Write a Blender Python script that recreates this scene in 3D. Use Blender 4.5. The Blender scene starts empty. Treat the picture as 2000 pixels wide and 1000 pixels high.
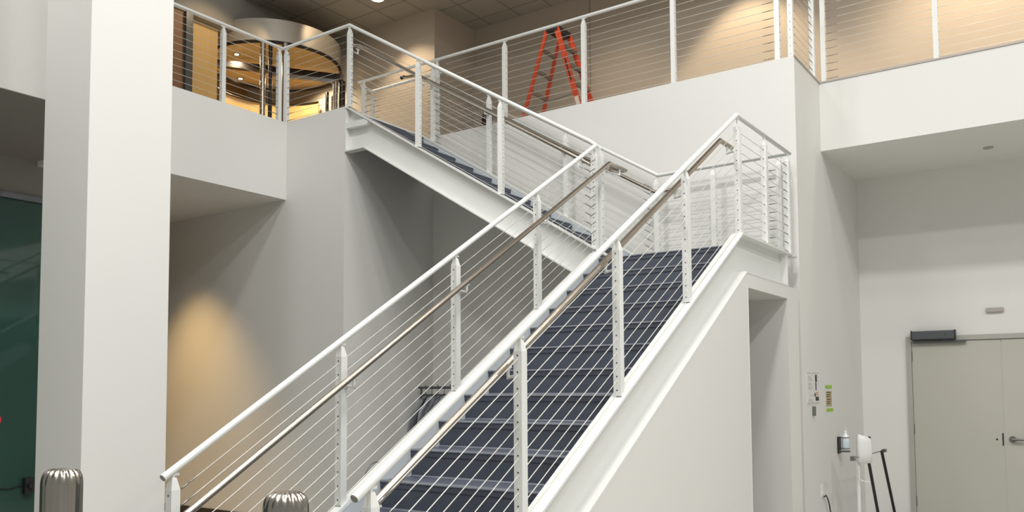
import bpy, bmesh, math, random
from mathutils import Vector, Matrix
random.seed(7)
C = bpy.context.scene.collection
PI = math.pi

# ------------------------------------------------------------------ materials
def mat(name, col, rough=.5, metal=0., spec=.5, noise=0., nscale=6., bump=0., bscale=60., emit=None, estr=0., aniso=None, trans=0.):
    m = bpy.data.materials.new(name); m.use_nodes = True
    nt = m.node_tree; b = nt.nodes['Principled BSDF']
    b.inputs['Base Color'].default_value = (*col, 1); b.inputs['Roughness'].default_value = rough
    b.inputs['Metallic'].default_value = metal; b.inputs['Specular IOR Level'].default_value = spec
    if trans: b.inputs['Transmission Weight'].default_value = trans
    tc = nt.nodes.new('ShaderNodeTexCoord')
    if noise:
        n = nt.nodes.new('ShaderNodeTexNoise'); n.inputs['Scale'].default_value = nscale; n.inputs['Detail'].default_value = 5
        if aniso:
            mp = nt.nodes.new('ShaderNodeMapping'); mp.inputs['Scale'].default_value = aniso
            nt.links.new(tc.outputs['Object'], mp.inputs['Vector']); nt.links.new(mp.outputs['Vector'], n.inputs['Vector'])
        else: nt.links.new(tc.outputs['Object'], n.inputs['Vector'])
        mx = nt.nodes.new('ShaderNodeMix'); mx.data_type = 'RGBA'
        mx.inputs[6].default_value = (*[c*(1-noise) for c in col], 1); mx.inputs[7].default_value = (*[min(1, c*(1+noise)) for c in col], 1)
        nt.links.new(n.outputs['Fac'], mx.inputs[0]); nt.links.new(mx.outputs[2], b.inputs['Base Color'])
    if bump:
        n2 = nt.nodes.new('ShaderNodeTexNoise'); n2.inputs['Scale'].default_value = bscale; n2.inputs['Detail'].default_value = 4
        nt.links.new(tc.outputs['Object'], n2.inputs['Vector'])
        bp = nt.nodes.new('ShaderNodeBump'); bp.inputs['Strength'].default_value = bump; bp.inputs['Distance'].default_value = .01
        nt.links.new(n2.outputs['Fac'], bp.inputs['Height']); nt.links.new(bp.outputs['Normal'], b.inputs['Normal'])
    if emit:
        b.inputs['Emission Color'].default_value = (*emit, 1); b.inputs['Emission Strength'].default_value = estr
    return m
M = {}
M['wall'] = mat('wall_paint', (.77, .765, .74), .65, noise=.015, nscale=1.3, bump=.03, bscale=90)
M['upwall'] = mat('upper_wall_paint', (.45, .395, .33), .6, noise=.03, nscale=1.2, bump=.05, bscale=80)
M['greywall'] = mat('grey_paint', (.27, .25, .22), .6, noise=.03)
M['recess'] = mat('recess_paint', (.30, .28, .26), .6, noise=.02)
M['steel'] = mat('white_enamel', (.80, .81, .79), .32, spec=.5, noise=.01, nscale=4)
M['chrome'] = mat('brushed_stainless', (.42, .38, .34), .27, metal=1, noise=.06, nscale=8, aniso=(1, 1, 30))
M['hand'] = mat('handrail_stainless', (.50, .44, .37), .30, metal=1)
M['cable'] = mat('cable_steel', (.66, .65, .60), .4, metal=.35)
M['fit'] = mat('cable_fitting_steel', (.3, .3, .29), .3, metal=.9)
M['hole'] = mat('dark_grommet', (.05, .05, .05), .5)
M['capgrey'] = mat('grey_end_cap', (.22, .22, .21), .4)
M['rubber'] = mat('blue_grey_rubber', (.082, .094, .125), .47, noise=.12, nscale=14, bump=.05, bscale=200)
M['nose'] = mat('nosing_rubber', (.17, .185, .215), .36, noise=.08, nscale=20)
M['skirt'] = mat('pale_stringer_inside', (.60, .65, .69), .45, noise=.02)
M['floor'] = mat('pale_floor_stone', (.46, .44, .40), .35, noise=.15, nscale=3)
M['base'] = mat('dark_baseboard', (.045, .04, .035), .5)
M['door'] = mat('grey_door_paint', (.50, .49, .44), .5, noise=.02, nscale=2)
M['frame'] = mat('grey_frame_paint', (.42, .415, .375), .5)
M['alu'] = mat('dark_aluminium', (.14, .15, .16), .35, metal=.7)
M['aludk'] = mat('black_plastic', (.02, .02, .022), .45)
M['hinge'] = mat('hinge_steel', (.22, .21, .2), .4, metal=.8)
M['glass'] = mat('dark_green_glass', (.026, .075, .060), .04, spec=.6, noise=.25, nscale=1.1)
M['wood'] = mat('honey_wood_panel', (.55, .37, .155), .45, noise=.10, nscale=3, aniso=(4, 4, .5))
M['brown'] = mat('brown_panel', (.20, .105, .055), .55, noise=.12, nscale=8, aniso=(1, 1, 12))
M['drum'] = mat('canopy_satin_metal', (.46, .42, .36), .42, metal=.6, noise=.03)
M['bronze'] = mat('dark_bronze', (.025, .02, .018), .4, metal=.5)
M['orange'] = mat('orange_fibreglass', (.55, .065, .022), .45, noise=.12, nscale=10)
M['ladalu'] = mat('ladder_aluminium', (.26, .23, .20), .45, metal=.5)
M['ladtop'] = mat('ladder_black_plastic', (.03, .028, .028), .5)
M['ladlabel'] = mat('ladder_label', (.7, .6, .5), .5)
M['white'] = mat('white_plastic', (.84, .84, .82), .35)
M['clear'] = mat('translucent_bottle', (.80, .85, .88), .2)
M['pale'] = mat('pale_liquid_label', (.62, .72, .80), .35)
M['paper'] = mat('paper', (.76, .75, .74), .7)
M['ink'] = mat('dark_ink', (.04, .04, .04), .7)
M['inkgrey'] = mat('grey_ink', (.5, .48, .47), .7)
M['inkred'] = mat('pink_print', (.66, .45, .38), .7)
M['green'] = mat('lime_tape', (.33, .58, .03), .6)
M['kraft'] = mat('kraft_note', (.50, .40, .24), .7)
M['pen'] = mat('grey_marker', (.13, .14, .12), .5)
M['cloth'] = mat('grey_cloth', (.28, .30, .33), .85, noise=.25, nscale=9, aniso=(6, 6, .6))
M['clothl'] = mat('light_grey_cloth', (.46, .48, .53), .85, noise=.2, nscale=9, aniso=(6, 6, .6))
M['black'] = mat('black_paint', (.02, .02, .025), .4)
M['red'] = mat('dark_red_enamel', (.10, .008, .012), .4)
M['reflection_red'] = mat('red_reflection', (.75, .03, .05), .5)
M['lamp'] = mat('lamp_lens', (1, .95, .85), .5, emit=(1, .86, .68), estr=14)
M['lampsm'] = mat('small_lamp_lens', (1, .9, .75), .5, emit=(1, .80, .5), estr=6)
M['vent'] = mat('mauve_grey_plastic', (.42, .39, .38), .5)

def tile_mat():
    m = bpy.data.materials.new('ceiling_tile'); m.use_nodes = True; nt = m.node_tree; b = nt.nodes['Principled BSDF']
    b.inputs['Roughness'].default_value = .8
    tc = nt.nodes.new('ShaderNodeTexCoord'); mp = nt.nodes.new('ShaderNodeMapping'); mp.inputs['Location'].default_value = (-.13, -.365, 0)
    br = nt.nodes.new('ShaderNodeTexBrick'); br.offset = 0; br.inputs['Scale'].default_value = 1
    br.inputs['Brick Width'].default_value = .59; br.inputs['Row Height'].default_value = .59; br.inputs['Mortar Size'].default_value = .011
    br.inputs['Mortar Smooth'].default_value = .2
    br.inputs['Color1'].default_value = (.34, .32, .285, 1); br.inputs['Color2'].default_value = (.32, .30, .268, 1); br.inputs['Mortar'].default_value = (.17, .16, .145, 1)
    nt.links.new(tc.outputs['Object'], mp.inputs['Vector']); nt.links.new(mp.outputs['Vector'], br.inputs['Vector']); nt.links.new(br.outputs['Color'], b.inputs['Base Color'])
    return m
M['tile'] = tile_mat()

# ------------------------------------------------------------------ mesh builder
class MB:
    def __init__(s): s.v = []; s.f = []; s.m = []; s.sm = []; s.cur = 0; s.mats = []
    def mat(s, m):
        if m not in s.mats: s.mats.append(m)
        s.cur = s.mats.index(m); return s
    def add(s, vs, fs, smooth=False):
        o = len(s.v); s.v += [tuple(v) for v in vs]
        for f in fs: s.f.append([i+o for i in f]); s.m.append(s.cur); s.sm.append(smooth)
        return s
    def box(s, x0, x1, y0, y1, z0, z1):
        vs = [(x, y, z) for z in (z0, z1) for y in (y0, y1) for x in (x0, x1)]
        return s.add(vs, [(0, 2, 3, 1), (4, 5, 7, 6), (0, 1, 5, 4), (2, 6, 7, 3), (0, 4, 6, 2), (1, 3, 7, 5)])
    def prism(s, pts, vec):                      # planar polygon pts extruded along vec
        n = len(pts); vec = Vector(vec); a = [Vector(p) for p in pts]; b = [p+vec for p in a]
        fs = [list(range(n))[::-1], [n+i for i in range(n)]] + [(i, (i+1) % n, n+(i+1) % n, n+i) for i in range(n)]
        return s.add(a+b, fs)
    def tube(s, pts, r, seg=14, caps=True, smooth=True, rs=None):
        P = [Vector(p) for p in pts]; n = len(P); rings = []
        d0 = (P[1]-P[0]).normalized(); u = d0.orthogonal().normalized()
        for i in range(n):
            if i == 0: d = (P[1]-P[0]).normalized(); t = d; k = 1
            elif i == n-1: d = (P[-1]-P[-2]).normalized(); t = d; k = 1
            else:
                a = (P[i]-P[i-1]).normalized(); b = (P[i+1]-P[i]).normalized(); t = (a+b)
                t = a if t.length < 1e-6 else t.normalized(); k = 1/max(.4, math.cos(a.angle(b)/2)); 
            u = (u-t*u.dot(t)).normalized(); w = t.cross(u)
            rr = r if rs is None else rs[i]
            ring = []
            if 0 < i < n-1 and k > 1.0005:
                bend = (b-a).normalized()
                for j in range(seg):
                    q = 2*PI*j/seg; v = u*math.cos(q)*rr+w*math.sin(q)*rr
                    v += bend*v.dot(bend)*(k-1); ring.append(P[i]+v)
            else:
                for j in range(seg):
                    q = 2*PI*j/seg; ring.append(P[i]+u*math.cos(q)*rr+w*math.sin(q)*rr)
            rings.append(ring)
        vs = [v for R in rings for v in R]
        fs = [(i*seg+j, i*seg+(j+1) % seg, (i+1)*seg+(j+1) % seg, (i+1)*seg+j) for i in range(n-1) for j in range(seg)]
        s.add(vs, fs, smooth)
        if caps:
            s.add(rings[0], [list(range(seg))[::-1]]); s.add(rings[-1], [list(range(seg))])
        return s
    def lathe(s, prof, cx, cy, seg=32, flute=0, nfl=0, z0=0, smooth=True):
        vs = []; n = len(prof)
        for (r, z, fl) in prof:
            for j in range(seg):
                q = 2*PI*j/seg; rr = r*(1-flute*fl*(.5-.5*math.cos(nfl*q))) if nfl else r
                vs.append((cx+rr*math.cos(q), cy+rr*math.sin(q), z0+z))
        fs = [(i*seg+j, i*seg+(j+1) % seg, (i+1)*seg+(j+1) % seg, (i+1)*seg+j) for i in range(n-1) for j in range(seg)]
        s.add(vs, fs, smooth); s.add(vs[:seg], [list(range(seg))[::-1]]); s.add(vs[-seg:], [list(range(seg))]); return s
    def beam(s, a, b, w, h, side=None):          # rectangular bar a->b ; w along side, h across
        a = Vector(a); b = Vector(b); d = (b-a).normalized(); sd = Vector(side) if side else Vector((0, 0, 1)).cross(d)
        sd = (sd-d*sd.dot(d)).normalized(); up = d.cross(sd)
        vs = [p+sd*x*w/2+up*y*h/2 for p in (a, b) for (x, y) in ((-1, -1), (1, -1), (1, 1), (-1, 1))]
        return s.add(vs, [(0, 3, 2, 1), (4, 5, 6, 7), (0, 1, 5, 4), (1, 2, 6, 5), (2, 3, 7, 6), (3, 0, 4, 7)])
    def build(s, name, m=None, parent=None, loc=None):
        me = bpy.data.meshes.new(name); me.from_pydata(s.v, [], s.f)
        mats = s.mats if s.mats else [m]
        if m is not None and s.mats and m not in s.mats: mats = s.mats
        for x in mats: me.materials.append(x)
        for p, mi, sm in zip(me.polygons, s.m, s.sm): p.material_index = mi; p.use_smooth = sm
        bm = bmesh.new(); bm.from_mesh(me); bmesh.ops.recalc_face_normals(bm, faces=bm.faces); bm.to_mesh(me); bm.free()
        o = bpy.data.objects.new(name, me); C.objects.link(o)
        if parent is not None:
            o.parent = parent; L = root_loc(parent)
            me.transform(Matrix.Translation(-L))
        elif loc is not None:
            o.location = loc; me.transform(Matrix.Translation(-Vector(loc)))
        return o
def root_loc(o):
    v = Vector((0, 0, 0))
    while o is not None: v += o.location; o = o.parent
    return v
def tag(o, label, cat, group=None, kind=None):
    o['label'] = label; o['category'] = cat
    if group: o['group'] = group
    if kind: o['kind'] = kind
    return o
def thing(name, label, cat, loc, group=None):
    o = bpy.data.objects.new(name, None); C.objects.link(o); o.location = loc; o.empty_display_size = .1
    return tag(o, label, cat, group)
def struct(name, mb, m, label=None, cat=None):
    o = mb.build(name, m); o['kind'] = 'structure'
    if label: o['label'] = label; o['category'] = cat
    return o
def bevel(o, w=.004, n=2):
    b = o.modifiers.new('bevel', 'BEVEL'); b.width = w; b.segments = n; b.limit_method = 'ANGLE'; b.angle_limit = math.radians(40); return o

# ------------------------------------------------------------------ key sizes
E = 1.6366            # eye height
RI, TR = .1771, .2889
SL = RI/TR
X0, ZL = 6.828, 2.8335      # lower flight: landing nosing
ZU = 4.963
def nl(x): return ZL-(X0-x)*SL   # nosing line of the lower flight
RAIL = .0195

# ------------------------------------------------------------------ shell
struct('floor', MB().box(-8, 14, -8, 14, -.1, 0), M['floor'], 'pale polished lobby floor under the staircase', 'floor')
# solid block carrying the upper gallery behind the upper flight
mb = MB(); mb.box(6.85, 8.448, 7.1, 13, 0, 3.965); mb.box(6.85, 8.448, 7.1, 13, 3.965, 4.935)
struct('wall_stair_end', mb, M['wall'], 'off-white wall block below the top of the upper flight', 'wall')
struct('trim_1', MB().box(4.3, 6.85, 8.11, 13, 3.965, 4.93), M['wall'], 'white balcony edge beam left of the upper flight', 'beam')
struct('wall_balcony', MB().box(8.448, 11.06, 2.38, 7.1, 0, ZU), M['wall'], 'tall white wall behind the stair carrying the gallery with the ladder', 'wall')
struct('floor_upper', MB().box(8.448, 13, 7.1, 13, 4.6, 4.935), M['floor'], 'upper gallery floor at the head of the stair', 'floor')
struct('trim_2', MB().box(9.384, 13, -4, 2.38, 4.2, ZU), M['wall'], 'deep white balcony beam over the double door', 'beam')
struct('trim_3', MB().box(9.374, 9.384, -4, 2.37, ZU-.012, ZU+.004).box(8.44, 9.384, 2.37, 2.38, ZU-.012, ZU+.004), M['vent'], 'thin dark metal edge along the balcony beam', 'trim')
struct('wall_doors', MB().box(11.03, 11.25, -4, 2.38, 0, 4.2), M['wall'], 'pale wall holding the grey double door', 'wall')
# left recess with dark glass
struct('wall_left', MB().box(-3, 4.3, 7.0, 7.3, 4.022, 8), M['wall'], 'white upper wall left of the square column', 'wall')
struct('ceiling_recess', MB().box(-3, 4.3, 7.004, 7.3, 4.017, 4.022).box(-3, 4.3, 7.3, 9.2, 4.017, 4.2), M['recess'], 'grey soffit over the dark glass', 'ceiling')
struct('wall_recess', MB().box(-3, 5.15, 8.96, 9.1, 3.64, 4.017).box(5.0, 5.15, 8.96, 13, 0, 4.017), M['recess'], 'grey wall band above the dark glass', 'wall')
struct('wall_recess_end', MB().box(5.0, 6.85, 12.6, 12.8, 0, 3.965), M['wall'])
w = MB().mat(M['glass']).box(-3, 5.0, 8.965, 8.985, .06, 3.58).build('window_1', None); w['kind'] = 'structure'; tag(w, 'tall dark green glass panel left of the column', 'window')
MB().box(-3, 5.0, 8.93, 9.0, 3.58, 3.64).build('window_frame', M['alu'], w)
MB().box(-3, 5.0, 8.93, 9.0, 0, .06).build('window_frame', M['alu'], w)
MB().tube([(3.2, 8.95, .80), (3.6, 8.95, .78), (3.9, 8.95, .70), (4.1, 8.95, .66), (4.24, 8.95, .69)], .006, 6).build('lock_cable', M['aludk'], w)
MB().box(4.24, 4.33, 8.90, 8.965, .60, .76).box(4.26, 4.31, 8.86, 8.9, .66, .70).build('door_lock', M['aludk'], w)
tag(MB().tube([(3.965, 8.955, 1.352), (3.965, 8.963, 1.352)], .055, 24).build('reflection_disc', M['reflection_red']), 'red reflection painted as a small disc on the dark green glass at the left edge', 'reflection')  # red disc paints in an exit sign's reflection on the glass
# column
o = struct('wall_column', MB().box(2.967, 3.581, 5.5, 6.1, 0, 8), M['wall'], 'square white column standing left of the stair', 'column')
bevel(o, .004)
struct('baseboard_column', MB().box(2.955, 3.593, 5.488, 6.112, 0, .10), M['base'])
struct('baseboard_left', MB().box(6.838, 6.85, 7.09, 12.6, 0, .10), M['base'], 'dark baseboard along the warm lit wall', 'baseboard')
struct('baseboard_stair_end', MB().box(6.85, 8.436, 7.088, 7.1, 0, .10).box(8.436, 8.448, 3.9, 7.1, 0, .10), M['base'])
# upper storey walls and ceiling
struct('ceiling', MB().box(3.0, 13.5, -4, 13.5, 7.66, 7.76).box(3.0, 3.02, -4, 13.5, 7.66, 7.9) if False else MB().box(8.0, 13.5, -4, 13.5, 7.66, 7.76), M['tile'], 'grey tiled ceiling over the upper gallery', 'ceiling')
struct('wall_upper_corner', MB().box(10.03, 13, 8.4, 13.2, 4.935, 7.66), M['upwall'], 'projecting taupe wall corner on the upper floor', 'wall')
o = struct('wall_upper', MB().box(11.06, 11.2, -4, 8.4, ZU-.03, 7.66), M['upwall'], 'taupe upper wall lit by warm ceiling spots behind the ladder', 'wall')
struct('trim_4', MB().box(11.052, 11.062, 6.165, 6.175, ZU, 7.66), M['greywall'])
# grey header wall over the revolving door and vestibule behind
mb = MB(); mb.box(3, 10.03, 10.6, 10.75, 7.09, 7.66); mb.box(3, 8.0, 10.6, 10.75, 7.66, 9.2)
struct('wall_header', mb, M['greywall'], 'grey upper wall above the revolving door', 'wall')
struct('wall_vestibule', MB().box(3, 10.9, 13.0, 13.1, 4.93, 8.0), M['wood'], 'honey wood wall glowing behind the revolving door', 'wall')
struct('ceiling_vestibule', MB().box(3, 8.3, 10.75, 13, 7.2, 7.3), M['wood'])
struct('wall_panel', MB().box(3, 7.08, 10.62, 10.70, 4.93, 7.09), M['brown'], 'brown ribbed panel at the far left of the upper floor', 'wall')
struct('trim_5', MB().box(7.08, 7.19, 10.56, 10.72, 4.93, 7.09), M['alu'], 'grey upright frame beside the brown panel', 'frame')
struct('wall_orange_panel', MB().box(7.19, 7.72, 10.72, 10.78, 4.93, 7.09), M['wood'], 'orange wood panel beside the revolving door', 'wall')

# ------------------------------------------------------------------ staircase
stair = thing('staircase', 'white steel staircase turning left at a landing, with blue grey rubber treads', 'staircase', (2.4, 3.1, 0))
YN, YI = 2.4035, 3.80
YT0, YT1 = 2.46, 3.745
UX0, UX1 = 6.93, 8.22
SU, RU, TU = .6128, .173, .2823
def unl(y): return 4.887-(7.105-y)*SU        # nosing line of the upper flight
def tread_lower(x, z, last=False):
    mb = MB(); mb.mat(M['rubber'])
    # tread slab, riser below it and a bull nose strip
    mb.box(x+.002, x+TR+.02, YT0, YT1, z-.045, z-.001)
    mb.box(x+.008, x+.030, YT0, YT1, z-RI, z-.04)
    # coved foot of the riser
    mb.mat(M['nose'])
    mb.prism([(x+.009, YT0, z-RI), (x+.009, YT0, z-RI+.010), (x+.002, YT0, z-RI+.002), (x-.006, YT0, z-RI)], (0, YT1-YT0, 0))
    mb.prism([(x-.003, YT0, z-.003), (x-.005, YT0, z-.009), (x-.002, YT0, z-.013), (x+.05, YT0, z-.013), (x+.05, YT0, z+.001), (x+.002, YT0, z+.001)], (0, YT1-YT0, 0))
    mb.mat(M['rubber'])
    return mb
for k in range(1, 16):
    tread_lower(X0-k*TR, ZL-k*RI).build('tread', None, stair)
# landing plate with its front riser
mb = tread_lower(X0, ZL); mb.mat(M['rubber']); mb.box(X0+.05, 8.25, 2.46, 3.86, ZL-.035, ZL); mb.mat(M['steel']); mb.box(X0+.05, 8.25, 2.44, 3.86, ZL-.20, ZL-.036)
mb.build('landing_plate', None, stair)
def tread_upper(y, z):
    mb = MB(); mb.mat(M['rubber'])
    mb.box(UX0, UX1, y+.002, y+TU+.02, z-.045, z-.001); mb.box(UX0, UX1, y+.008, y+.030, z-RU, z-.04)
    mb.mat(M['nose']); mb.prism([(UX0, y-.003, z-.003), (UX0, y-.005, z-.009), (UX0, y-.002, z-.013), (UX0, y+.05, z-.013), (UX0, y+.05, z+.001), (UX0, y+.002, z+.001)], (UX1-UX0, 0, 0))
    return mb
for k in range(1, 12):
    tread_upper(7.105-k*TU, 4.887-k*RU).build('tread', None, stair)
mb = MB(); mb.mat(M['rubber']); mb.box(UX0, UX1, 7.07, 7.098, 4.70, 4.90); mb.build('top_riser', None, stair)

# near stringer of the lower flight: channel with kink at landing, open towards the viewer
def nf(x): return nl(x)+.11
zt, zb = 2.912, 2.60
def chan(profile_top, profile_bot, y0, y1, web0, web1, th=.016):
    mb = MB()
    n = len(profile_top)
    for i in range(n-1):
        for P, s in ((profile_top, -1), (profile_bot, 1)):
            (xa, za), (xb, zb_) = P[i], P[i+1]
            mb.prism([(xa, y0, za), (xb, y0, zb_), (xb, y0, zb_+s*th), (xa, y0, za+s*th)], (0, y1-y0, 0))
        (xa, za), (xb, zb_) = profile_top[i], profile_top[i+1]; (xc, zc), (xd, zd) = profile_bot[i], profile_bot[i+1]
        mb.prism([(xa, web0, za-.004), (xb, web0, zb_-.004), (xd, web0, zd+.004), (xc, web0, zc+.004)], (0, web1-web0, 0))
    return mb
kx = 6.775; kb = 6.86
top = [(2.37, nf(2.37)), (kx, zt), (8.18, zt)]
def sb(x): return zb-(kb-x)*SL
bot = [(2.66, sb(2.66)), (kb, zb), (8.02, zb)]
mb = MB()
th = .016
def seg(mb, a, b, y0, y1, t):
    mb.prism([(a[0], y0, a[1]), (b[0], y0, b[1]), (b[0], y0, b[1]+t), (a[0], y0, a[1]+t)], (0, y1-y0, 0))
seg(mb, top[0], top[1], 2.355, 2.455, -th); seg(mb, top[1], top[2], 2.355, 2.455, -th)
mb.build('stringer_flange', M['steel'], stair)
mb = MB(); mb.prism([(2.37, 2.437, nf(2.37)-.01), (kx, 2.437, zt-.01), (8.02, 2.437, zt-.01), (8.02, 2.437, zb), (kb, 2.437, zb), (2.64, 2.437, .002), (2.37, 2.437, .002)], (0, .014, 0))
mb.box(8.0, 8.02, 2.365, 2.44, zb, zt-.01)
mb.build('stringer_web', M['steel'], stair)
mb = MB(); seg(mb, bot[0], bot[1], 2.36, 2.45, -.016); seg(mb, bot[1], bot[2], 2.36, 2.45, -.016); mb.build('stringer_flange', M['steel'], stair)
mb = MB(); mb.prism([(2.38, 2.452, nf(2.38)-.02), (kx, 2.452, zt-.02), (8.2, 2.452, zt-.02), (8.2, 2.452, ZL-.2), (kx, 2.452, ZL-.2), (2.82, 2.452, .16), (2.38, 2.452, .002)], (0, .007, 0)); mb.build('stringer_skirt', M['skirt'], stair)
# inner stringer
mb = MB()
def ni(x): return nl(x)+.055
mb.prism([(2.38, YT1, ni(2.38)), (6.86, YT1, ni(6.86)), (6.86, YT1, ni(6.86)-.33), (2.70, YT1, .003), (2.38, YT1, .003)], (0, .016, 0)); mb.build('stringer_skirt', M['skirt'], stair)
mb = MB(); mb.prism([(2.38, YT1-.002, ni(2.38)), (6.9, YT1-.002, ni(6.9)), (6.9, YT1-.002, ni(6.9)-.014), (2.38, YT1-.002, ni(2.38)-.014)], (0, .082, 0))
mb.prism([(2.74, YT1+.01, ni(2.74)-.33), (6.9, YT1+.01, ni(6.9)-.33), (6.9, YT1+.01, ni(6.9)-.345), (2.74, YT1+.01, ni(2.74)-.345)], (0, .07, 0)); mb.build('stringer_flange', M['steel'], stair)
# upper flight near stringer (channel open towards -X)
XN = 6.85
def uf(y): return 4.91-(7.043-y)*.6085
ub = lambda y: 4.411-(6.776-y)*.610
yb1, yl = 6.80, 3.70
mb = MB()
mb.prism([(XN, 7.09, 4.935), (XN, 7.043, 4.91), (XN, yl, uf(yl)), (XN, yl, uf(yl)-.016), (XN, 7.043, 4.894), (XN, 7.09, 4.915)], (.095, 0, 0)); mb.build('stringer_flange', M['steel'], stair)
mb = MB(); mb.prism([(XN, 7.095, 4.412), (XN, yb1, 4.412), (XN, yl, ub(yl)), (XN, yl, ub(yl)-.016), (XN, yb1, 4.396), (XN, 7.095, 4.396)], (.095, 0, 0)); mb.build('stringer_flange', M['steel'], stair)
mb = MB(); mb.prism([(XN+.075, 7.095, 4.92), (XN+.075, 7.04, 4.90), (XN+.075, yl, uf(yl)-.01), (XN+.075, yl, ub(yl)), (XN+.075, yb1, 4.40), (XN+.075, 7.095, 4.40)], (.012, 0, 0)); mb.build('stringer_web', M['steel'], stair)
mb = MB(); mb.box(XN, XN+.08, 7.08, 7.098, 4.412, 4.90); mb.prism([(XN+.004, 7.085, 4.735), (XN+.004, 6.80, 4.690+.045), (XN+.004, 6.72, 4.69), (XN+.004, 6.75, 4.66), (XN+.004, 7.085, 4.67)], (.07, 0, 0)); mb.build('stringer_stiffener', M['steel'], stair)
# far stringer of the upper flight
def ff(y): return 4.883-(7.062-y)*.6165
mb = MB(); mb.prism([(8.223, 7.09, 4.90), (8.223, 7.062, 4.897), (8.223, 3.80, ff(3.8)+.014), (8.223, 3.80, ff(3.8)-.33), (8.223, 7.09, 4.50)], (.012, 0, 0)); mb.build('stringer_skirt', M['skirt'], stair)
mb = MB(); mb.prism([(8.220, 7.09, 4.922), (8.220, 7.062, 4.916), (8.220, 3.80, ff(3.8)+.033), (8.220, 3.80, ff(3.8)+.014), (8.220, 7.09, 4.900)], (.10, 0, 0)); mb.build('stringer_flange', M['steel'], stair)
# landing far stringer + rear edge
mb = MB(); mb.box(8.225, 8.24, 2.44, 3.86, ZL-.22, zt); mb.box(8.225, 8.32, 2.36, 3.86, zt-.016, zt); mb.build('landing_edge', M['steel'], stair)
mb = MB(); mb.box(6.93, 8.22, 3.86, 3.875, ZL-.22, ZL); mb.build('landing_edge', M['steel'], stair)

# enclosure below the lower flight, with the doorway
mb = MB()
yw = 2.362; tw = .10
xs = kb-zb/SL
def wseg(pts): mb.prism([(x, yw, z) for x, z in pts], (0, tw, 0))
zz = zb-.017
wseg([(kb-(zz)/SL, 0), (kb, zz), (6.87, zz), (6.87, 0)][0:4])
wseg([(6.87, 2.465), (6.87, zz), (7.968, zz), (7.968, 2.465)])
wseg([(7.968, 0), (7.968, zz), (8.31, zz), (8.31, 0)])
struct('wall_under_stair', mb, M['wall'], 'white wall enclosing the underside of the lower flight, with an open doorway', 'wall')
mb = MB(); mb.prism([(kb-zz/SL+.6, 3.72, 0), (kb-.1, 3.72, zz-.35), (6.86, 3.72, zz), (8.31, 3.72, zz), (8.31, 3.72, 0)], (0, .08, 0)); mb.box(7.968, 8.31, 2.462, 3.72, 0, 2.465); mb.box(6.875, 8.31, 2.462, 3.72, 2.465, 2.50)
struct('wall_under_stair_back', mb, M['wall'])
struct('trim_6', MB().box(6.868, 6.8725, 2.358, 2.372, 0, 2.468), M['wall'])
struct('trim_7', MB().box(8.31, 8.345, 2.40, 2.47, 0, 2.55), M['wall'])

# ------------------------------------------------------------------ railings
PW = .05
def post_mb(x, y, zb_, ztop, axis='x', holes=None, dark=True):
    """square post with tapered head; ztop = underside of the rail"""
    mb = MB(); h = PW/2; zc = ztop-.018; z1 = zc-.060
    mb.mat(M['steel'])
    lv = [(h, zb_), (h, z1), (h*.55, zc-.008), (h*.42, zc)]
    vs = []
    for r, z in lv: vs += [(x-r, y-r, z), (x+r, y-r, z), (x+r, y+r, z), (x-r, y+r, z)]
    fs = [(4*i+j, 4*i+(j+1) % 4, 4*i+4+(j+1) % 4, 4*i+4+j) for i in range(len(lv)-1) for j in range(4)] + [(3, 2, 1, 0), tuple(4*len(lv)-4+j for j in range(4))]
    mb.add(vs, fs)
    mb.tube([(x, y, zc-.01), (x, y, ztop+.006)], .008, 8)
    if axis == 'x': mb.box(x-.03, x+.03, y-.007, y+.007, ztop-.008, ztop+.004)
    else: mb.box(x-.007, x+.007, y-.03, y+.03, ztop-.008, ztop+.004)
    # grommets where the cables pass
    if holes:
        mb.mat(M['hole'])
        for z in holes:
            if axis == 'x': mb.tube([(x-h-.0025, y, z), (x+h+.0025, y, z)], .0045, 8)
            else: mb.tube([(x, y-h-.0025, z), (x, y+h+.0025, z)], .0045, 8)
    return mb
NCAB, DC = 11, .084
class Rail:
    def __init__(s, name, label, base, group=None): s.t = thing(name, label, 'railing', base, group); s.n = 0
    def top(s, pts, caps=True):
        o = MB().mat(M['steel']).tube(pts, RAIL, 18, caps=caps); ob = o.build('top_rail', None, s.t); return ob
    def cap(s, p, d):
        p = Vector(p); d = Vector(d).normalized(); MB().tube([p+d*.0005, p+d*.003], RAIL*.86, 18).build('end_cap', M['capgrey'], s.t)
    def post(s, x, y, zb_, zr, axis='x', off=None, holes=True):
        hs = [zb_+.035+DC*i for i in range(NCAB)] if holes else None
        post_mb(x, y, zb_, zr-RAIL, axis, hs).build('post', None, s.t)
    def cables(s, a, b, za, zb_, fa=True, fb=True, n=NCAB):
        """a, b = (x, y) ends; za, zb_ = flange height at each end"""
        for i in range(n):
            oz = .035+DC*i; A = Vector((a[0], a[1], za+oz)); B = Vector((b[0], b[1], zb_+oz)); d = (B-A).normalized()
            c = MB().tube([A, B], .0026, 6).build('cable', M['cable'], s.t)
            for f, P, dd in ((fa, A, d), (fb, B, -d)):
                if f: MB().tube([P+dd*.02, P+dd*.05, P+dd*.052, P+dd*.10, P+dd*.102, P+dd*.15], .005, 8, rs=[.003, .003, .005, .005, .0035, .0035]).build('cable_fitting', M['fit'], c)
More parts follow.
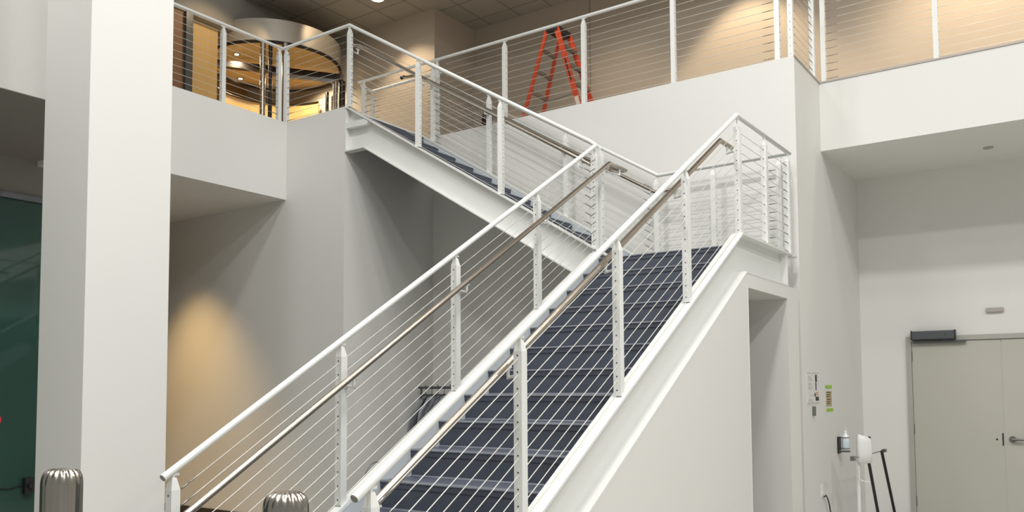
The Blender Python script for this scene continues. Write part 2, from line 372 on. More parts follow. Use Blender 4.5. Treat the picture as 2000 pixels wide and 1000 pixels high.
# 1 near side of lower flight
zr1 = lambda x: nl(x)+1.0996
xk = 6.80; zk = zr1(xk)
R1 = Rail('stair_railing', 'white cable railing along the near right side of the lower flight', (2.45, YN, 0))
R1.top([(2.383, YN, zr1(2.383)), (xk, YN, zk)]); R1.cap((2.383, YN, zr1(2.383)), (-1, 0, -SL))
for x in (2.474, 3.545, 4.62, 5.70): R1.post(x, YN, nf(x)-.004, zr1(x))
R1.post(6.815, YN, 2.905, zk)
R1.cables((2.474, YN), (6.815, YN), nf(2.474), nf(6.815)-.03, fa=True, fb=False)
# 2 landing
R2 = Rail('landing_railing', 'white cable railing around the outer corner of the landing', (8.27, 2.6, ZL))
zl = 3.925
R2.top([(xk, YN, zk), (8.27, YN, zl), (8.27, YI, 3.915)])
for x in (7.51, 8.20): R2.post(x, YN, 2.908, 3.925)
for y in (2.50, 3.18): R2.post(8.27, y, 2.908, 3.92, 'y')
R2.post(8.27, 3.82, 2.88, 3.915, 'y')
R2.cables((6.815, YN), (8.20, YN), 2.908, 2.908, fa=False, fb=True)
R2.cables((8.27, 2.50), (8.27, 3.82), 2.908, 2.908, fa=True, fb=False)
# 3 far side of the upper flight
R3 = Rail('stair_railing', 'white cable railing on the far side of the upper flight beside the tall wall', (8.27, 5.4, 4.0))
zr3 = lambda y: 3.915+(y-3.801)*(5.94-3.915)/(7.133-3.801)
R3.top([(8.27, YI, 3.915), (8.27, 7.1, zr3(7.1))])
for y in (4.95, 6.05): R3.post(8.27, y, ff(y), zr3(y), 'y')
R3.post(8.27, 6.95, ff(6.95), zr3(6.95), 'y')
R3.cables((8.27, 3.84), (8.27, 6.95), ff(3.84), ff(6.95))
# 4 inner side of the lower flight
zr4 = lambda x: 1.204+(x-2.46)*(3.928-1.204)/(6.911-2.46)
R4 = Rail('stair_railing', 'white cable railing on the left side of the lower flight nearest the column', (2.5, YI, 0))
R4.top([(2.46, YI, zr4(2.46)), (6.90, YI, zr4(6.90))]); R4.cap((2.46, YI, zr4(2.46)), (-1, 0, -SL))
for x in (2.517, 3.652, 4.776, 5.872): R4.post(x, YI, zr4(x)-1.0, zr4(x))
R4.post(6.90, YI+.02, 2.86, zr4(6.88))
R4.cables((2.517, YI), (6.90, YI), zr4(2.517)-1.0, zr4(6.90)-1.0)
# 5 near side of the upper flight
zr5 = lambda y: 3.925+(y-3.79)*(5.914-3.925)/(7.067-3.79)
R5 = Rail('stair_railing', 'white cable railing on the near side of the upper flight, rising to the balcony', (6.89, 5.4, 4.0))
R5.top([(6.90, YI, zr4(6.90)), (6.89, 3.86, zr5(3.86)), (6.89, 7.067, 5.914), (6.89, 8.24, 5.907), (4.3, 8.24, 5.907)])
R5.post(6.962, 3.79, 2.86, 3.925, 'y')
for y in (4.892, 6.0): R5.post(6.89, y, uf(y), zr5(y), 'y')
R5.post(6.89, 7.06, 4.93, 5.905, 'y')
R5.cables((6.89, 3.80), (6.89, 7.06), uf(3.80), uf(7.06)-.02)
R6 = Rail('balcony_railing', 'white cable railing on the balcony edge left of the upper flight', (6.0, 8.24, 4.93))
R6.post(6.89, 8.17, 4.93, 5.90, 'y'); R6.post(6.83, 8.24, 4.93, 5.90); R6.post(6.01, 8.24, 4.93, 5.90); R6.post(4.9, 8.24, 4.93, 5.90)
R6.cables((6.89, 7.09), (6.89, 8.17), 4.935, 4.935); R6.cables((4.3, 8.24), (6.83, 8.24), 4.935, 4.935, fa=False)
# 7 gallery rail on top of the tall wall
R7 = Rail('balcony_railing', 'long white cable railing on the tall wall in front of the orange ladder', (8.5, 4.8, ZU))
zg = 6.012; XG = 8.485
R7.top([(XG, 8.52, zg), (XG, 2.42, zg)])
for y in (8.41, 7.06): R7.post(XG, y, 4.935, zg, 'y')
for y in (5.96, 4.82, 3.69, 2.55): R7.post(XG, y, ZU, zg, 'y')
R7.cables((XG, 7.06), (XG, 2.55), ZU, ZU, n=12); R7.cables((XG, 8.41), (XG, 7.06), 4.935, 4.935, n=12)
R8 = Rail('balcony_railing', 'short inner white cable railing at the head of the upper flight', (8.8, 7.9, 4.935))
R8.top([(XG, 8.46, 5.96), (8.75, 8.52, 5.96), (8.75, 7.2, 5.96)]); R8.post(8.75, 8.50, 4.935, 5.96, 'y'); R8.post(8.75, 7.3, 4.935, 5.96, 'y'); R8.cables((8.75, 8.50), (8.75, 7.3), 4.935, 4.935)
R9 = Rail('balcony_railing', 'white cable railing turning the corner beside the tall white pier', (8.9, 2.42, ZU))
R9.top([(XG, 2.42, zg), (9.41, 2.42, zg)]); R9.post(8.50, 2.42, ZU, zg); R9.post(9.30, 2.42, ZU, zg)
R9.cables((8.50, 2.42), (9.30, 2.42), ZU, ZU, n=12)
R10 = Rail('balcony_railing', 'white cable railing on the balcony beam above the double door', (9.41, .8, ZU))
R10.top([(9.41, 2.42, zg), (9.41, -2.5, zg)])
for y in (2.33, 1.22, .10, -1.02): R10.post(9.41, y, ZU, zg, 'y')
R10.cables((9.41, 2.33), (9.41, -2.5), ZU, ZU, fb=False, n=12)

# ------------------------------------------------------------------ handrails
def handrail(label, pts, r, brackets, base):
    t = thing('handrail', label, 'handrail', base)
    MB().mat(M['hand']).tube(pts, r, 18).build('rail_tube', None, t)
    for p, q in brackets:     # p at the rail underside, q on the post
        p = Vector(p); q = Vector(q); m = Vector((p.x, p.y, p.z-.062))
        mb = MB().mat(M['steel']).tube([p-Vector((0, 0, .012)), Vector((p.x, p.y, p.z-.05)), m+(q-m).normalized()*.012, Vector((q.x, q.y, m.z))], .0085, 10)
        d = (q-Vector((p.x, p.y, q.z))).normalized()
        mb.tube([Vector((q.x, q.y, m.z))-d*.006, Vector((q.x, q.y, m.z))], .02, 12)
        mb.tube([p-Vector((.03, 0, .02+.03*SL*0)), p-Vector((-.03, 0, .02))], .006, 6)
        mb.build('bracket', None, t)
    return t
hz = lambda x: 1.167+(x-2.596)*(3.676-1.167)/(6.64-2.596)
h = h_ = .0195
handrail('stainless handrail on the right side of the lower flight', [(2.56, 2.49, hz(2.56)), (6.64, 2.49, hz(6.64)), (6.97, 2.49, 3.677)], .0195,
         [((x, 2.49, hz(x)), (x, YN+.025, 0)) for x in (2.474+.12, 3.56, 4.63, 5.71)] + [((6.80, 2.49, 3.677), (6.80, YN+.025, 0))], (2.6, 2.49, 0))
hi = lambda x: 1.035+(x-2.55)*(3.755-1.035)/(6.993-2.55)
handrail('stainless handrail on the left side of the lower flight', [(2.40, 3.71, hi(2.40)), (6.99, 3.71, hi(6.99)), (7.32, 3.71, 3.757), (7.33, 3.74, 3.757), (7.15, 3.78, 3.757)], .0195,
         [((x, 3.71, hi(x)), (x, YI-.025, 0)) for x in (2.56, 3.67, 4.79, 5.89)] + [((7.20, 3.71, 3.757), (7.03, YI-.04, 0))], (2.6, 3.71, 0))
hu = lambda y: 3.80+(y-3.95)*(5.69-3.80)/(7.013-3.95)
handrail('stainless handrail on the near side of the upper flight', [(6.98, 3.90, hu(3.90)), (6.98, 6.99, hu(6.99)), (6.98, 7.07, 5.70), (6.93, 7.09, 5.70)], .0195,
         [((6.98, y, hu(y)), (6.915, y, 0)) for y in (4.0, 4.892, 6.0)] + [((6.98, 7.02, 5.66), (6.915, 7.05, 0))], (6.98, 5.4, 4))
hf = lambda y: 3.725+(y-3.804)*(5.735-3.725)/(7.15-3.804)
hfar = handrail('stainless handrail on the far side of the upper flight, turning onto the landing', [(8.18, 3.55, 3.715), (8.18, 3.80, 3.72), (8.18, 7.13, hf(7.13)), (8.18, 7.42, 5.75)], .0195,
         [((8.18, y, hf(y)), (8.245, y, 0)) for y in (3.84, 4.95, 6.05, 6.95)], (8.18, 5.4, 4))

MB().tube([(8.18, 7.36, 5.75), (8.18, 7.425, 5.75)], .023, 14).build('end_cap', M['aludk'], hfar)
# ------------------------------------------------------------------ bollards
def bollard(x, y, ztop, r, label, rot):
    t = thing('bollard', label, 'bollard', (x, y, 0), 'stainless bollards in front of the stair')
    s = r
    prof = [(s, 0, 0), (s, ztop-.075, .12), (s*.99, ztop-.055, .3), (s*.95, ztop-.035, .7), (s*.86, ztop-.018, 1), (s*.70, ztop-.007, 1), (s*.45, ztop-.002, .8), (s*.15, ztop, .2), (.002, ztop, 0)]
    mb = MB().mat(M['chrome']); mb.lathe(prof, x, y, 160, .10, 18); mb.build('bollard_body', None, t)
    MB().tube([(x, y, 0), (x, y, .012)], r*1.35, 40).build('base_flange', M['chrome'], t)
bollard(2.16, 2.54, 1.253, .0855, 'fluted domed stainless bollard below the lower railing, right of the column', 0)
bollard(2.0, 3.865, 1.287, .0875, 'fluted domed stainless bollard in front of the white column, by the dark glass', 0)

# ------------------------------------------------------------------ double door
XD = 11.03
d = bpy.data.objects.new('door_1', None); C.objects.link(d); d.location = (XD, .88, 0); d['kind'] = 'structure'; d['label'] = 'grey steel double door at the right edge'; d['category'] = 'door'
mb = MB(); mb.box(XD-.03, XD+.005, 1.81, 1.865, 0, 2.225); mb.box(XD-.03, XD+.005, -.11, -.055, 0, 2.225); mb.box(XD-.03, XD+.005, -.055, 1.81, 2.17, 2.225); mb.build('door_frame', M['frame'], d)
for (a, b, s) in ((.882, 1.806, 1), (-.05, .872, -1)):
    l = bevel(MB().box(XD-.012, XD-.001, a, b, .01, 2.163).build('door_leaf', M['door'], d), .002)
    yh = b-.01 if s == 1 else a+.01
    for z in (1.995, 1.13, .28): MB().tube([(XD-.02, b+.003 if s == 1 else a-.003, z-.055), (XD-.02, b+.003 if s == 1 else a-.003, z+.055)], .009, 10).build('hinge', M['hinge'], l)
    if s == -1:
        mb = MB(); mb.tube([(XD-.012, .80, 1.035), (XD-.03, .80, 1.035)], .034, 20); mb.tube([(XD-.03, .80, 1.035), (XD-.06, .80, 1.035)], .014, 12); mb.tube([(XD-.058, .80, 1.035), (XD-.062, .66, 1.028)], .012, 10, rs=[.016, .010]); mb.build('handle', M['hinge'], l)
    else:
        MB().box(XD-.016, XD-.0115, .886, .90, .96, 1.10).build('strike_plate', M['aludk'], l); MB().tube([(XD-.018, .952, 1.03), (XD-.011, .952, 1.03)], .010, 12).build('screw_cover', M['aludk'], l)
t = thing('door_operator', 'dark grey door closer box mounted above the left door leaf', 'door closer', (XD-.05, 1.55, 2.2))
bevel(MB().box(XD-.10, XD-.03, 1.335, 1.790, 2.188, 2.285).build('housing', M['alu'], t), .004)
MB().box(XD-.103, XD-.028, 1.325, 1.338, 2.183, 2.29).box(XD-.103, XD-.028, 1.787, 1.80, 2.183, 2.29).box(XD-.10, XD-.03, 1.34, 1.785, 2.176, 2.188).build('end_cap', M['aludk'], t)
MB().box(XD-.06, XD-.03, 1.225, 1.78, 2.140, 2.166).build('closer_arm', M['alu'], t)
MB().tube([(XD-.104, 1.43, 2.24), (XD-.10, 1.43, 2.24)], .008, 10).build('sensor_dot', M['aludk'], t)
tag(bevel(MB().box(XD-.035, XD-.001, .838, 1.015, 2.475, 2.525).build('wall_sensor', M['vent']), .005), 'small grey sensor box on the wall above the double door', 'sensor')
tag(MB().tube([(10.293, .867, 4.19), (10.293, .867, 4.1995)], .05, 24).mat(M['vent']).build('soffit_light', M['vent']), 'small round recessed light in the soffit over the door', 'detector')  # recessed soffit light, modelled as a plain unlit disc

# ------------------------------------------------------------------ wall items on the pier (plane Y = 2.38, facing -Y)
YP = 2.3802
t = thing('notice_sheet', 'white printed notice taped to the pier, left of the green taped note', 'notice', (8.82, YP, 1.62))
MB().box(8.595, 9.055, YP-.003, YP, 1.458, 1.785).build('paper', M['paper'], t)
mb = MB(); mb.mat(M['ink']); mb.box(8.90, 8.965, YP-.0045, YP-.003, 1.685, 1.757); mb.box(8.905, 8.94, YP-.0045, YP-.003, 1.60, 1.68); mb.box(8.90, 9.02, YP-.0045, YP-.003, 1.492, 1.532); mb.box(8.865, 8.905, YP-.0045, YP-.003, 1.535, 1.57)
mb.mat(M['inkgrey']); 
for i, z in enumerate((1.73, 1.715, 1.70, 1.665, 1.65, 1.625, 1.61, 1.50, 1.485)): mb.box(8.65, 8.74+.03*(i % 3), YP-.0045, YP-.003, z, z+.006)
mb.box(8.60, 9.05, YP-.0045, YP-.003, 1.772, 1.778); mb.box(8.60, 9.05, YP-.0045, YP-.003, 1.468, 1.474); mb.mat(M['inkred']); mb.box(8.92, 9.01, YP-.0045, YP-.003, 1.54, 1.585); mb.box(8.70, 8.86, YP-.0045, YP-.003, 1.545, 1.55)
mb.build('print', None, t)
tag(MB().tube([(8.80, YP-.012, 1.435), (8.795, YP-.012, 1.34)], .02, 10).build('marker_pen', M['pen']), 'grey marker pen hanging under the printed notice', 'pen')
t = thing('taped_note', 'narrow brown note held by lime green tape strips on the pier', 'note', (9.42, YP, 1.5))
MB().box(9.31, 9.54, YP-.003, YP, 1.425, 1.585).build('paper', M['kraft'], t)
mb = MB(); mb.mat(M['ink'])
for i, z in enumerate((1.57, 1.545, 1.525, 1.495, 1.47, 1.45)): mb.box(9.33+.01*(i % 2), 9.50-.02*(i % 3), YP-.0045, YP-.003, z, z+.008)
mb.build('print', None, t)
MB().box(9.29, 9.55, YP-.005, YP-.001, 1.618, 1.650).build('tape', M['green'], t); MB().box(9.32, 9.585, YP-.005, YP-.001, 1.370, 1.402).build('tape', M['green'], t)
# sanitiser bottle in wall bracket
bx, by = 9.78, 2.30
t = thing('sanitizer_bottle', 'white pump bottle held in a dark wire bracket on the pier', 'bottle', (bx, by, .93))
MB().lathe([(.034, 0, 0), (.040, .006, 0), (.040, .13, 0), (.036, .155, 0), (.016, .18, 0), (.013, .20, 0)], bx, by, 24, z0=.935).build('bottle_body', M['clear'], t)
MB().lathe([(.0405, 0, 0), (.041, .002, 0), (.041, .075, 0), (.0405, .077, 0)], bx, by, 24, z0=.965).build('liquid_label', M['pale'], t)
MB().lathe([(.016, 0, 0), (.016, .022, 0), (.006, .024, 0), (.006, .05, 0)], bx, by, 16, z0=1.13).tube([(bx, by, 1.178), (bx-.028, by-.012, 1.172)], .007, 8).build('pump', M['white'], t)
t = thing('bottle_bracket', 'dark wire bracket screwed to the pier around the pump bottle', 'bracket', (bx, 2.36, .95))
MB().box(bx-.05, bx+.04, 2.358, 2.3805, .90, 1.08).build('back_plate', M['aludk'], t)
for z in (.955, 1.075):
    MB().tube([(bx+math.cos(q)*.046, by+math.sin(q)*.046+.006, z) for q in [PI*.35+2*PI*.83*i/20 for i in range(21)]], .004, 6).build('wire_hoop', M['alu'], t)
MB().tube([(bx, by, .915), (bx, by, .928)], .045, 20).build('tray', M['alu'], t)
tag(MB().box(9.02, 9.10, YP-.006, YP, .50, .62).box(9.045, 9.075, YP-.012, YP-.006, .52, .56).build('wall_outlet', M['white']), 'white wall outlet low on the pier', 'outlet')
tag(MB().tube([(9.06, YP-.02, .50), (9.10, YP-.03, .51), (9.16, YP-.03, .47), (9.22, YP-.03, .40), (9.27, YP-.03, .30), (9.30, YP-.03, .15), (9.31, YP-.05, .01)], .007, 8).build('power_cord', M['black']), 'black power cord drooping from the wall outlet', 'cord')
tag(MB().box(10.60, 10.67, YP-.006, YP, .60, .72).build('light_switch', M['white']), 'small white switch plate near the inner corner', 'switch')

# dispenser on a stand
sx, sy = 9.33, 2.02
t = thing('sanitizer_stand', 'white automatic hand sanitizer dispenser on a slim white floor stand', 'dispenser', (sx, sy, 0))
F = Vector((.8205, .5686, 0)).normalized(); Rv = Vector((F.y, -F.x, 0))     # facing the lobby
def P(a, b, z): q = Vector((sx, sy, 0))+Rv*a-F*b; return (q.x, q.y, z)
mb = MB(); rows = []
for z, w_, dd in ((.842, .060, .045), (.85, .067, .055), (.95, .070, .064), (1.06, .069, .062), (1.125, .064, .052), (1.140, .055, .04)):
    ring = [P(-w_, -.02, z)]+[P(-w_+2*w_*i/10, dd*(.72+.28*math.sin(PI*i/10)), z-(.004*(i) if z > 1.1 else 0)) for i in range(11)]+[P(w_, -.02, z-(.03 if z > 1.1 else 0))]
    rows.append(ring)
vs = [v for r_ in rows for v in r_]; n = len(rows[0])
fs = [(i*n+j, i*n+(j+1) % n, (i+1)*n+(j+1) % n, (i+1)*n+j) for i in range(len(rows)-1) for j in range(n)]
mb.add(vs, fs, True); mb.add(rows[0], [list(range(n))[::-1]]); mb.add(rows[-1], [list(range(n))]); mb.build('housing', M['white'], t)
mb = MB(); a = [P(.072, -.02, z) for z in (.93, 1.115)]; mb.beam(a[0], a[1], .014, .03, side=tuple(Rv)); mb.build('side_window', M['aludk'], t)
mb = MB(); mb.tube([P(-.05, -.03, 0), P(-.05, -.03, .86)], .019, 16); mb.build('pole', M['white'], t)
MB().tube([P(-.05, -.03, 0), P(-.05, -.03, .015)], .17, 32).build('base_plate', M['white'], t)
mb = MB(); mb.tube([P(-.058, .0, .84), P(-.062, .02, .72), P(-.06, .02, .68), P(-.04, .03, .662), P(.0, .04, .652), P(.035, .04, .652)], .006, 8); mb.tube([P(-.045, .0, .84), P(-.052, .0, .69)], .005, 8); mb.build('drip_tray', M['white'], t)
# black folded easel legs beside it
for i, (lab, pa, pb) in enumerate((('black leg leaning under the hand sanitizer dispenser', (9.52, 2.0, .89), (10.35, 2.0, 0)), ('black leg leaning right of the hand sanitizer dispenser', (10.12, 2.0, .91), (10.87, 2.0, 0)))):
    pass
t = thing('folded_easel', 'black folding easel with two slanted legs right of the sanitizer dispenser', 'easel', (9.9, 2.0, 0))
MB().tube([(9.44, 2.0, .875), (9.99, 2.0, .03)], .0165, 14).build('leg', M['black'], t)
MB().tube([(10.117, 2.0, .915), (10.84, 2.0, .03)], .0165, 14).build('leg', M['black'], t)
MB().tube([(9.22, 2.06, .905), (10.30, 2.0, .915)], .006, 8).box(10.22, 10.30, 1.98, 2.02, .895, .93).box(9.00, 9.10, 2.04, 2.08, .885, .93).build('crossbar', M['fit'], t)
MB().box(9.96, 10.9, 1.96, 2.04, 0, .03).build('foot_bar', M['black'], t)

# ------------------------------------------------------------------ orange step ladder on the gallery
LX, LY, LZ = 10.0, 6.10, ZU
t = thing('step_ladder', 'orange fibreglass step ladder standing open behind the upper railing', 'ladder', (LX, LY, LZ))
H = 1.74
def lad(side, frac, w):   # side +1 rear (left), -1 front ; frac 0 foot..1 top ; w -1..1
    half = .245-.075*frac
    yy = LY+side*(.60-.53*frac) if side > 0 else LY-(.62-.545*frac)
    return Vector((LX+w*half, yy, LZ+.012+(H-.03)*frac))
for side in (1, -1):
    for w_ in (-1, 1):
        a, b = lad(side, 0, w_), lad(side, .985, w_)
        r = MB().beam(a, b, .075 if side < 0 else .05, .026, side=(0, 1, 0)).build('side_rail', M['orange'], t)
        MB().beam(a-Vector((0, 0, .012)), a+(b-a)*.035, .09, .04, side=(0, 1, 0)).build('foot', M['ladtop'], r)
        if side < 0:
            MB().beam(a+(b-a)*.30+Vector((-.003, 0, 0)), a+(b-a)*.37+Vector((-.003, 0, 0)), .06, .027, side=(0, 1, 0)).build('label', M['ladlabel'], r)
            MB().beam(a+(b-a)*.52+Vector((-.003, 0, 0)), a+(b-a)*.72+Vector((-.003, 0, 0)), .02, .027, side=(0, 1, 0)).build('label', M['ladtop'], r)
for i in range(1, 6):
    f = i/6
    a, b = lad(-1, f, -1), lad(-1, f, 1); MB().beam(a, b, .085, .022, side=(0, 1, 0)).beam(a-Vector((0, .04, .018)), b-Vector((0, .04, .018)), .006, .035, side=(0, 1, 0)).build('step', M['ladalu'], t)
    a, b = lad(1, f, -1), lad(1, f, 1); MB().beam(a, b, .03, .05, side=(0, 1, 0)).build('rung', M['ladalu'], t)
MB().beam(lad(1, .36, -1), lad(-1, .40, -1), .012, .02, side=(1, 0, 0)).beam(lad(1, .36, 1), lad(-1, .40, 1), .012, .02, side=(1, 0, 0)).build('spreader', M['ladalu'], t)
bevel(MB().box(LX-.20, LX+.20, LY-.11, LY+.08, LZ+H-.075, LZ+H).build('top_cap', M['ladtop'], t), .012)
# dark red cabinet
t = thing('extinguisher_cabinet', 'dark red extinguisher cabinet low on the upper wall, seen through the stair cables', 'cabinet', (11.05, 8.2, 5.6))
MB().box(11.0, 11.061, 8.02, 8.19, 5.72, 6.16).build('cabinet_body', M['red'], t); MB().box(10.995, 11.0, 8.14, 8.19, 5.72, 6.16).build('side_strip', M['aludk'], t)

# ------------------------------------------------------------------ revolving door drum
cx_, cy_, rz = 8.92, 10.87, 6.90; rr = 1.06
t = thing('revolving_door', 'round revolving door with satin metal canopy and dark rim on the upper floor', 'door', (cx_, cy_, 4.935))
def arc(r, z, a0, a1, n=60): return [(cx_+r*math.cos(a0+(a1-a0)*i/n), cy_+r*math.sin(a0+(a1-a0)*i/n), z) for i in range(n+1)]
mb = MB(); n = 96
for (ra, za), (rb, zb2) in (((rr, rz), (rr, rz+.36)), ((rr, rz+.36), (rr-.03, rz+.36)), ((rr-.03, rz+.36), (rr-.03, rz))):
    A = arc(ra, za, 0, 2*PI, n); B = arc(rb, zb2, 0, 2*PI, n)
    mb.add(A+B, [(i, i+1, n+2+i, n+1+i) for i in range(n)], True)
mb.build('canopy', M['drum'], t)
MB().tube(arc(rr-.005, rz, 0, 2*PI, 96), .026, 8, caps=False).build('canopy_rim', M['bronze'], t)
mb = MB(); A = arc(rr-.03, rz+.04, 0, 2*PI, 64)[:-1]; mb.add(A, [list(range(64))]); mb.build('canopy_ceiling', M['wood'], t)
for (px, py) in ((8.26, 10.98), (9.66, 10.80), (8.96, 11.80)):
    l = MB().mat(M['hinge']).tube([(px, py, rz+.03), (px, py, rz+.038)], .055, 20).build('downlight', None, t)
    MB().tube([(px, py, rz+.027), (px, py, rz+.031)], .035, 16).build('lens', M['lampsm'], l)
# header beam, jambs and centre shaft, wings
MB().beam((8.05, 11.30, 6.80), (9.72, 10.12, 6.80), .10, .10).build('header', M['bronze'], t)
MB().beam((8.75, 10.78, 6.72), (9.62, 10.16, 6.72), .06, .06).build('header_trim', M['hinge'], t)
for (px, py, w_, mm) in ((9.60, 10.17, .04, 'hinge'), (9.72, 10.14, .055, 'bronze'), (8.10, 11.30, .03, 'hinge'), (7.95, 11.2, .025, 'bronze'), (9.93, 10.72, .03, 'bronze')):
    MB().tube([(px, py, 4.935), (px, py, 6.75)], w_, 12).build('door_post', M[mm], t)
MB().tube([(8.19, 10.08, 4.935), (8.19, 10.08, 6.9)], .03, 12).build('door_post', M['bronze'], t)
MB().tube([(8.09, 10.13, 4.935), (8.09, 10.13, 6.9)], .04, 12).build('door_post', M['chrome'], t)
MB().tube([(8.38, 9.97, 4.935), (8.38, 9.97, 6.9)], .05, 12).build('door_post', M['chrome'], t)
# curved wood backing of the drum
mb = MB(); A = arc(rr-.06, 4.935, .05, 1.85, 30); B = arc(rr-.06, 6.62, .05, 1.85, 30); mb.add(A+B, [(i, i+1, 32+i, 31+i) for i in range(30)], True)
A2 = arc(rr-.04, 4.935, .05, 1.85, 30); B2 = arc(rr-.04, 6.62, .05, 1.85, 30); mb.add(A2+B2, [(i, i+1, 32+i, 31+i) for i in range(30)], True)
mb.build('curved_panel', M['wood'], t)
MB().tube(arc(rr-.07, 6.62, .05, 2.9, 40), .012, 6).build('panel_rim', M['bronze'], t)

# ceiling light upstairs
t = thing('ceiling_light', 'round recessed light glowing in the upper tiled ceiling', 'light', (9.26, 8.90, 7.66))
MB().tube([(9.26, 8.90, 7.645), (9.26, 8.90, 7.66)], .11, 28).build('light_trim', M['white'], t); MB().tube([(9.26, 8.90, 7.64), (9.26, 8.90, 7.646)], .09, 24).build('lens', M['lamp'], t)

# ------------------------------------------------------------------ garment rack under the upper flight
t = thing('garment_rack', 'dark metal garment rack under the upper flight', 'rack', (8.1, 6.3, 0))
MB().tube([(8.1, 7.0, 0.03), (8.1, 7.0, 1.66)], .014, 10).build('upright', M['alu'], t); MB().tube([(8.1, 5.6, 0.03), (8.1, 5.6, 1.66)], .014, 10).build('upright', M['alu'], t)
MB().tube([(8.1, 7.04, 1.65), (8.1, 5.56, 1.65)], .016, 10).build('hanging_bar', M['alu'], t)
MB().tube([(8.1, 7.0, 1.56), (8.1, 5.6, 1.56)], .010, 10).build('hanging_bar', M['alu'], t)
for y in (5.6, 7.0): MB().tube([(7.88, y, .02), (8.32, y, .02)], .016, 10).build('foot', M['alu'], t)
labs = ['leftmost grey garment on the rack, next to its upright', 'light grey garment second from the left on the rack', 'grey garment third from the left on the rack', 'light grey garment fourth from the left on the rack', 'dark grey garment fifth from the left on the rack', 'pale garment sixth from the left on the rack', 'grey garment seventh from the left, half behind the stair railing']
for i, lab in enumerate(labs):
    y = 6.93-.10*i
    t2 = thing('hanging_garment', lab, 'garment', (8.1, y, 1.63), 'grey garments on the rack')
    MB().tube([(8.1, y, 1.665), (8.09, y, 1.685), (8.12, y, 1.66), (8.10, y, 1.60), (8.1, y, 1.56)], .004, 6).tube([(7.92, y, 1.50), (8.1, y, 1.57), (8.28, y, 1.50)], .007, 6).build('hanger', M['alu'], t2)
    mb = MB(); nz = 14; nx = 16; rows = []
    ln = 1.05 if i % 3 else 1.15
    for a in range(nz):
        z = 1.555-ln*a/(nz-1); hw = (.07+.14*min(1, a/2.0)) if a < 3 else .21+.02*math.sin(a)
        ring = []
        for b in range(nx*2):
            q = 2*PI*b/(nx*2); wob = 1+.35*math.sin(5*q+i*1.7+a*.15)
            ring.append((8.1+hw*math.cos(q)-.0*a, y+(.028*math.sin(q)*wob)+(.026, .018, .012, .006, .002, 0, 0)[i]*a+.008*math.sin(3*q+a*.3+i), z-.05*abs(math.cos(q))*(1 if a < 4 else 0)))
        rows.append(ring)
    n = nx*2; vs = [v for r_ in rows for v in r_]
    mb.add(vs, [(i2*n+j, i2*n+(j+1) % n, (i2+1)*n+(j+1) % n, (i2+1)*n+j) for i2 in range(nz-1) for j in range(n)], True); mb.add(rows[0], [list(range(n))]); mb.add(rows[-1], [list(range(n))[::-1]])
    mb.build('garment', M['clothl'] if i in (1, 3, 5) else M['cloth'], t2)
# looped wire handle of a cart below the stair
t = thing('wire_trolley', 'thin dark looped wire handle standing behind the lower flight', 'trolley', (4.77, 4.6, 0))
MB().tube([(4.62, 4.60, .02), (4.66, 4.60, .93), (4.68, 4.60, 1.0), (4.73, 4.60, 1.06), (4.79, 4.60, 1.075), (4.86, 4.60, 1.06), (4.90, 4.60, 1.0), (4.92, 4.60, .02)], .0035, 8).tube([(4.80, 4.60, 1.07), (4.84, 4.58, 1.05), (4.87, 4.56, 1.0), (4.88, 4.55, .02)], .0035, 8).build('handle', M['alu'], t)
MB().box(4.58, 4.96, 4.50, 4.72, .0, .03).build('base', M['aludk'], t)

# ------------------------------------------------------------------ lights
def area(x, y, z, e, col=(1, .975, .94), r=.35, rot=(0, 0, 0)):
    l = bpy.data.lights.new('lamp_and_fill', 'AREA'); l.shape = 'DISK'; l.size = r*2; l.energy = e; l.color = col
    o = bpy.data.objects.new('lamp_and_fill', l); C.objects.link(o); o.location = (x, y, z); o.rotation_euler = rot; return o
def spot(x, y, z, e, tgt, ang=80, blend=.6, col=(1, .78, .52), r=.05):
    l = bpy.data.lights.new('spot_lamp', 'SPOT'); l.energy = e; l.spot_size = math.radians(ang); l.spot_blend = blend; l.color = col; l.shadow_soft_size = r
    o = bpy.data.objects.new('spot_lamp', l); C.objects.link(o); o.location = (x, y, z)
    o.rotation_euler = (Vector(tgt)-Vector((x, y, z))).to_track_quat('-Z', 'Y').to_euler(); return o
KL = .56
for (x, y, e) in ((3.3, 1.0, 320), (3.3, -3.0, 380), (-.5, 1.0, 260), (-.5, 5.0, 190), (-.5, -3.0, 310), (8.3, -3.5, 320), (4.5, -6.0, 380), (3.4, 4.6, 200), (1.6, 4.6, 110), (7.4, -.6, 90), (6.0, 2.0, 110)):  # the two lamps furthest towards -Y are added to brighten walls facing -Y
    area(x, y, 8.6, e*KL)
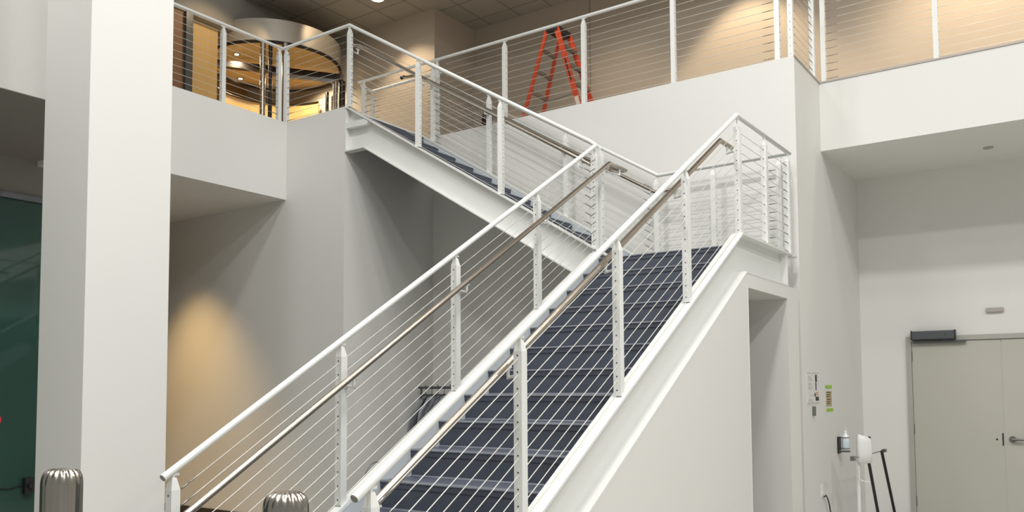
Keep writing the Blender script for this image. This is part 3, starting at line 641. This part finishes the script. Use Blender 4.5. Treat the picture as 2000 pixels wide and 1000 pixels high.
# warm upper gallery
spot(10.15, 3.7, 7.6, 190, (11.0, 3.7, 4.6), 80, .5); spot(10.0, .9, 7.6, 300, (11.0, .9, 4.8), 100, .8); spot(10.0, -1.4, 7.6, 180, (11.0, -1.4, 5.0), 95)
spot(9.4, 5.9, 7.6, 60, (10.9, 5.6, 4.8), 80, .8)
spot(9.26, 8.9, 7.6, 110, (9.9, 8.7, 5.0), 95)
spot(8.7, 9.0, 7.6, 45, (9.15, 9.9, 7.0), 60)
for (px, py) in ((8.26, 10.98), (9.66, 10.80), (8.96, 11.80)): spot(px, py, 6.90, 70, (px, py, 5), 165, col=(1, .82, .55))
spot(7.5, 11.8, 7.15, 90, (7.4, 12.4, 5), 140, col=(1, .7, .4)); spot(7.45, 9.6, 7.62, 45, (7.45, 10.7, 6), 90, col=(1, .75, .45))
# warm downlight below the left balcony
spot(5.6, 9.85, 3.93, 290, (6.85, 9.7, .3), 72, 1, (1, .64, .25), .12)
W = bpy.data.worlds.new('world'); bpy.context.scene.world = W; W.use_nodes = True
W.node_tree.nodes['Background'].inputs[0].default_value = (.93, .97, .92, 1); W.node_tree.nodes['Background'].inputs[1].default_value = .34

# ------------------------------------------------------------------ camera
cam = bpy.data.cameras.new('camera'); co = bpy.data.objects.new('camera', cam); C.objects.link(co); bpy.context.scene.camera = co
f, cx, cy = 1646.58, 999.01, 662.08
a = math.radians(45-10.278); q = math.radians(3.346); ro = math.radians(-.3157)
fw = Vector((math.cos(a)*math.cos(q), math.sin(a)*math.cos(q), math.sin(q))); rt = Vector((math.sin(a), -math.cos(a), 0)); up = rt.cross(fw)
r2 = rt*math.cos(ro)+up*math.sin(ro); u2 = -rt*math.sin(ro)+up*math.cos(ro)
mw = Matrix((r2, u2, -fw)).transposed().to_4x4(); mw.translation = (0, 0, E); co.matrix_world = mw
cam.sensor_width = 36; cam.lens = f*36/2000; cam.shift_x = (1000-cx)/2000; cam.shift_y = (cy-500)/2000; cam.clip_end = 200; cam.clip_start = .05
vs_ = bpy.context.scene.view_settings; vs_.view_transform = 'Standard'; vs_.look = 'None'; vs_.gamma = 1; vs_.exposure = 0
try: vs_.use_curve_mapping = False
except Exception: pass
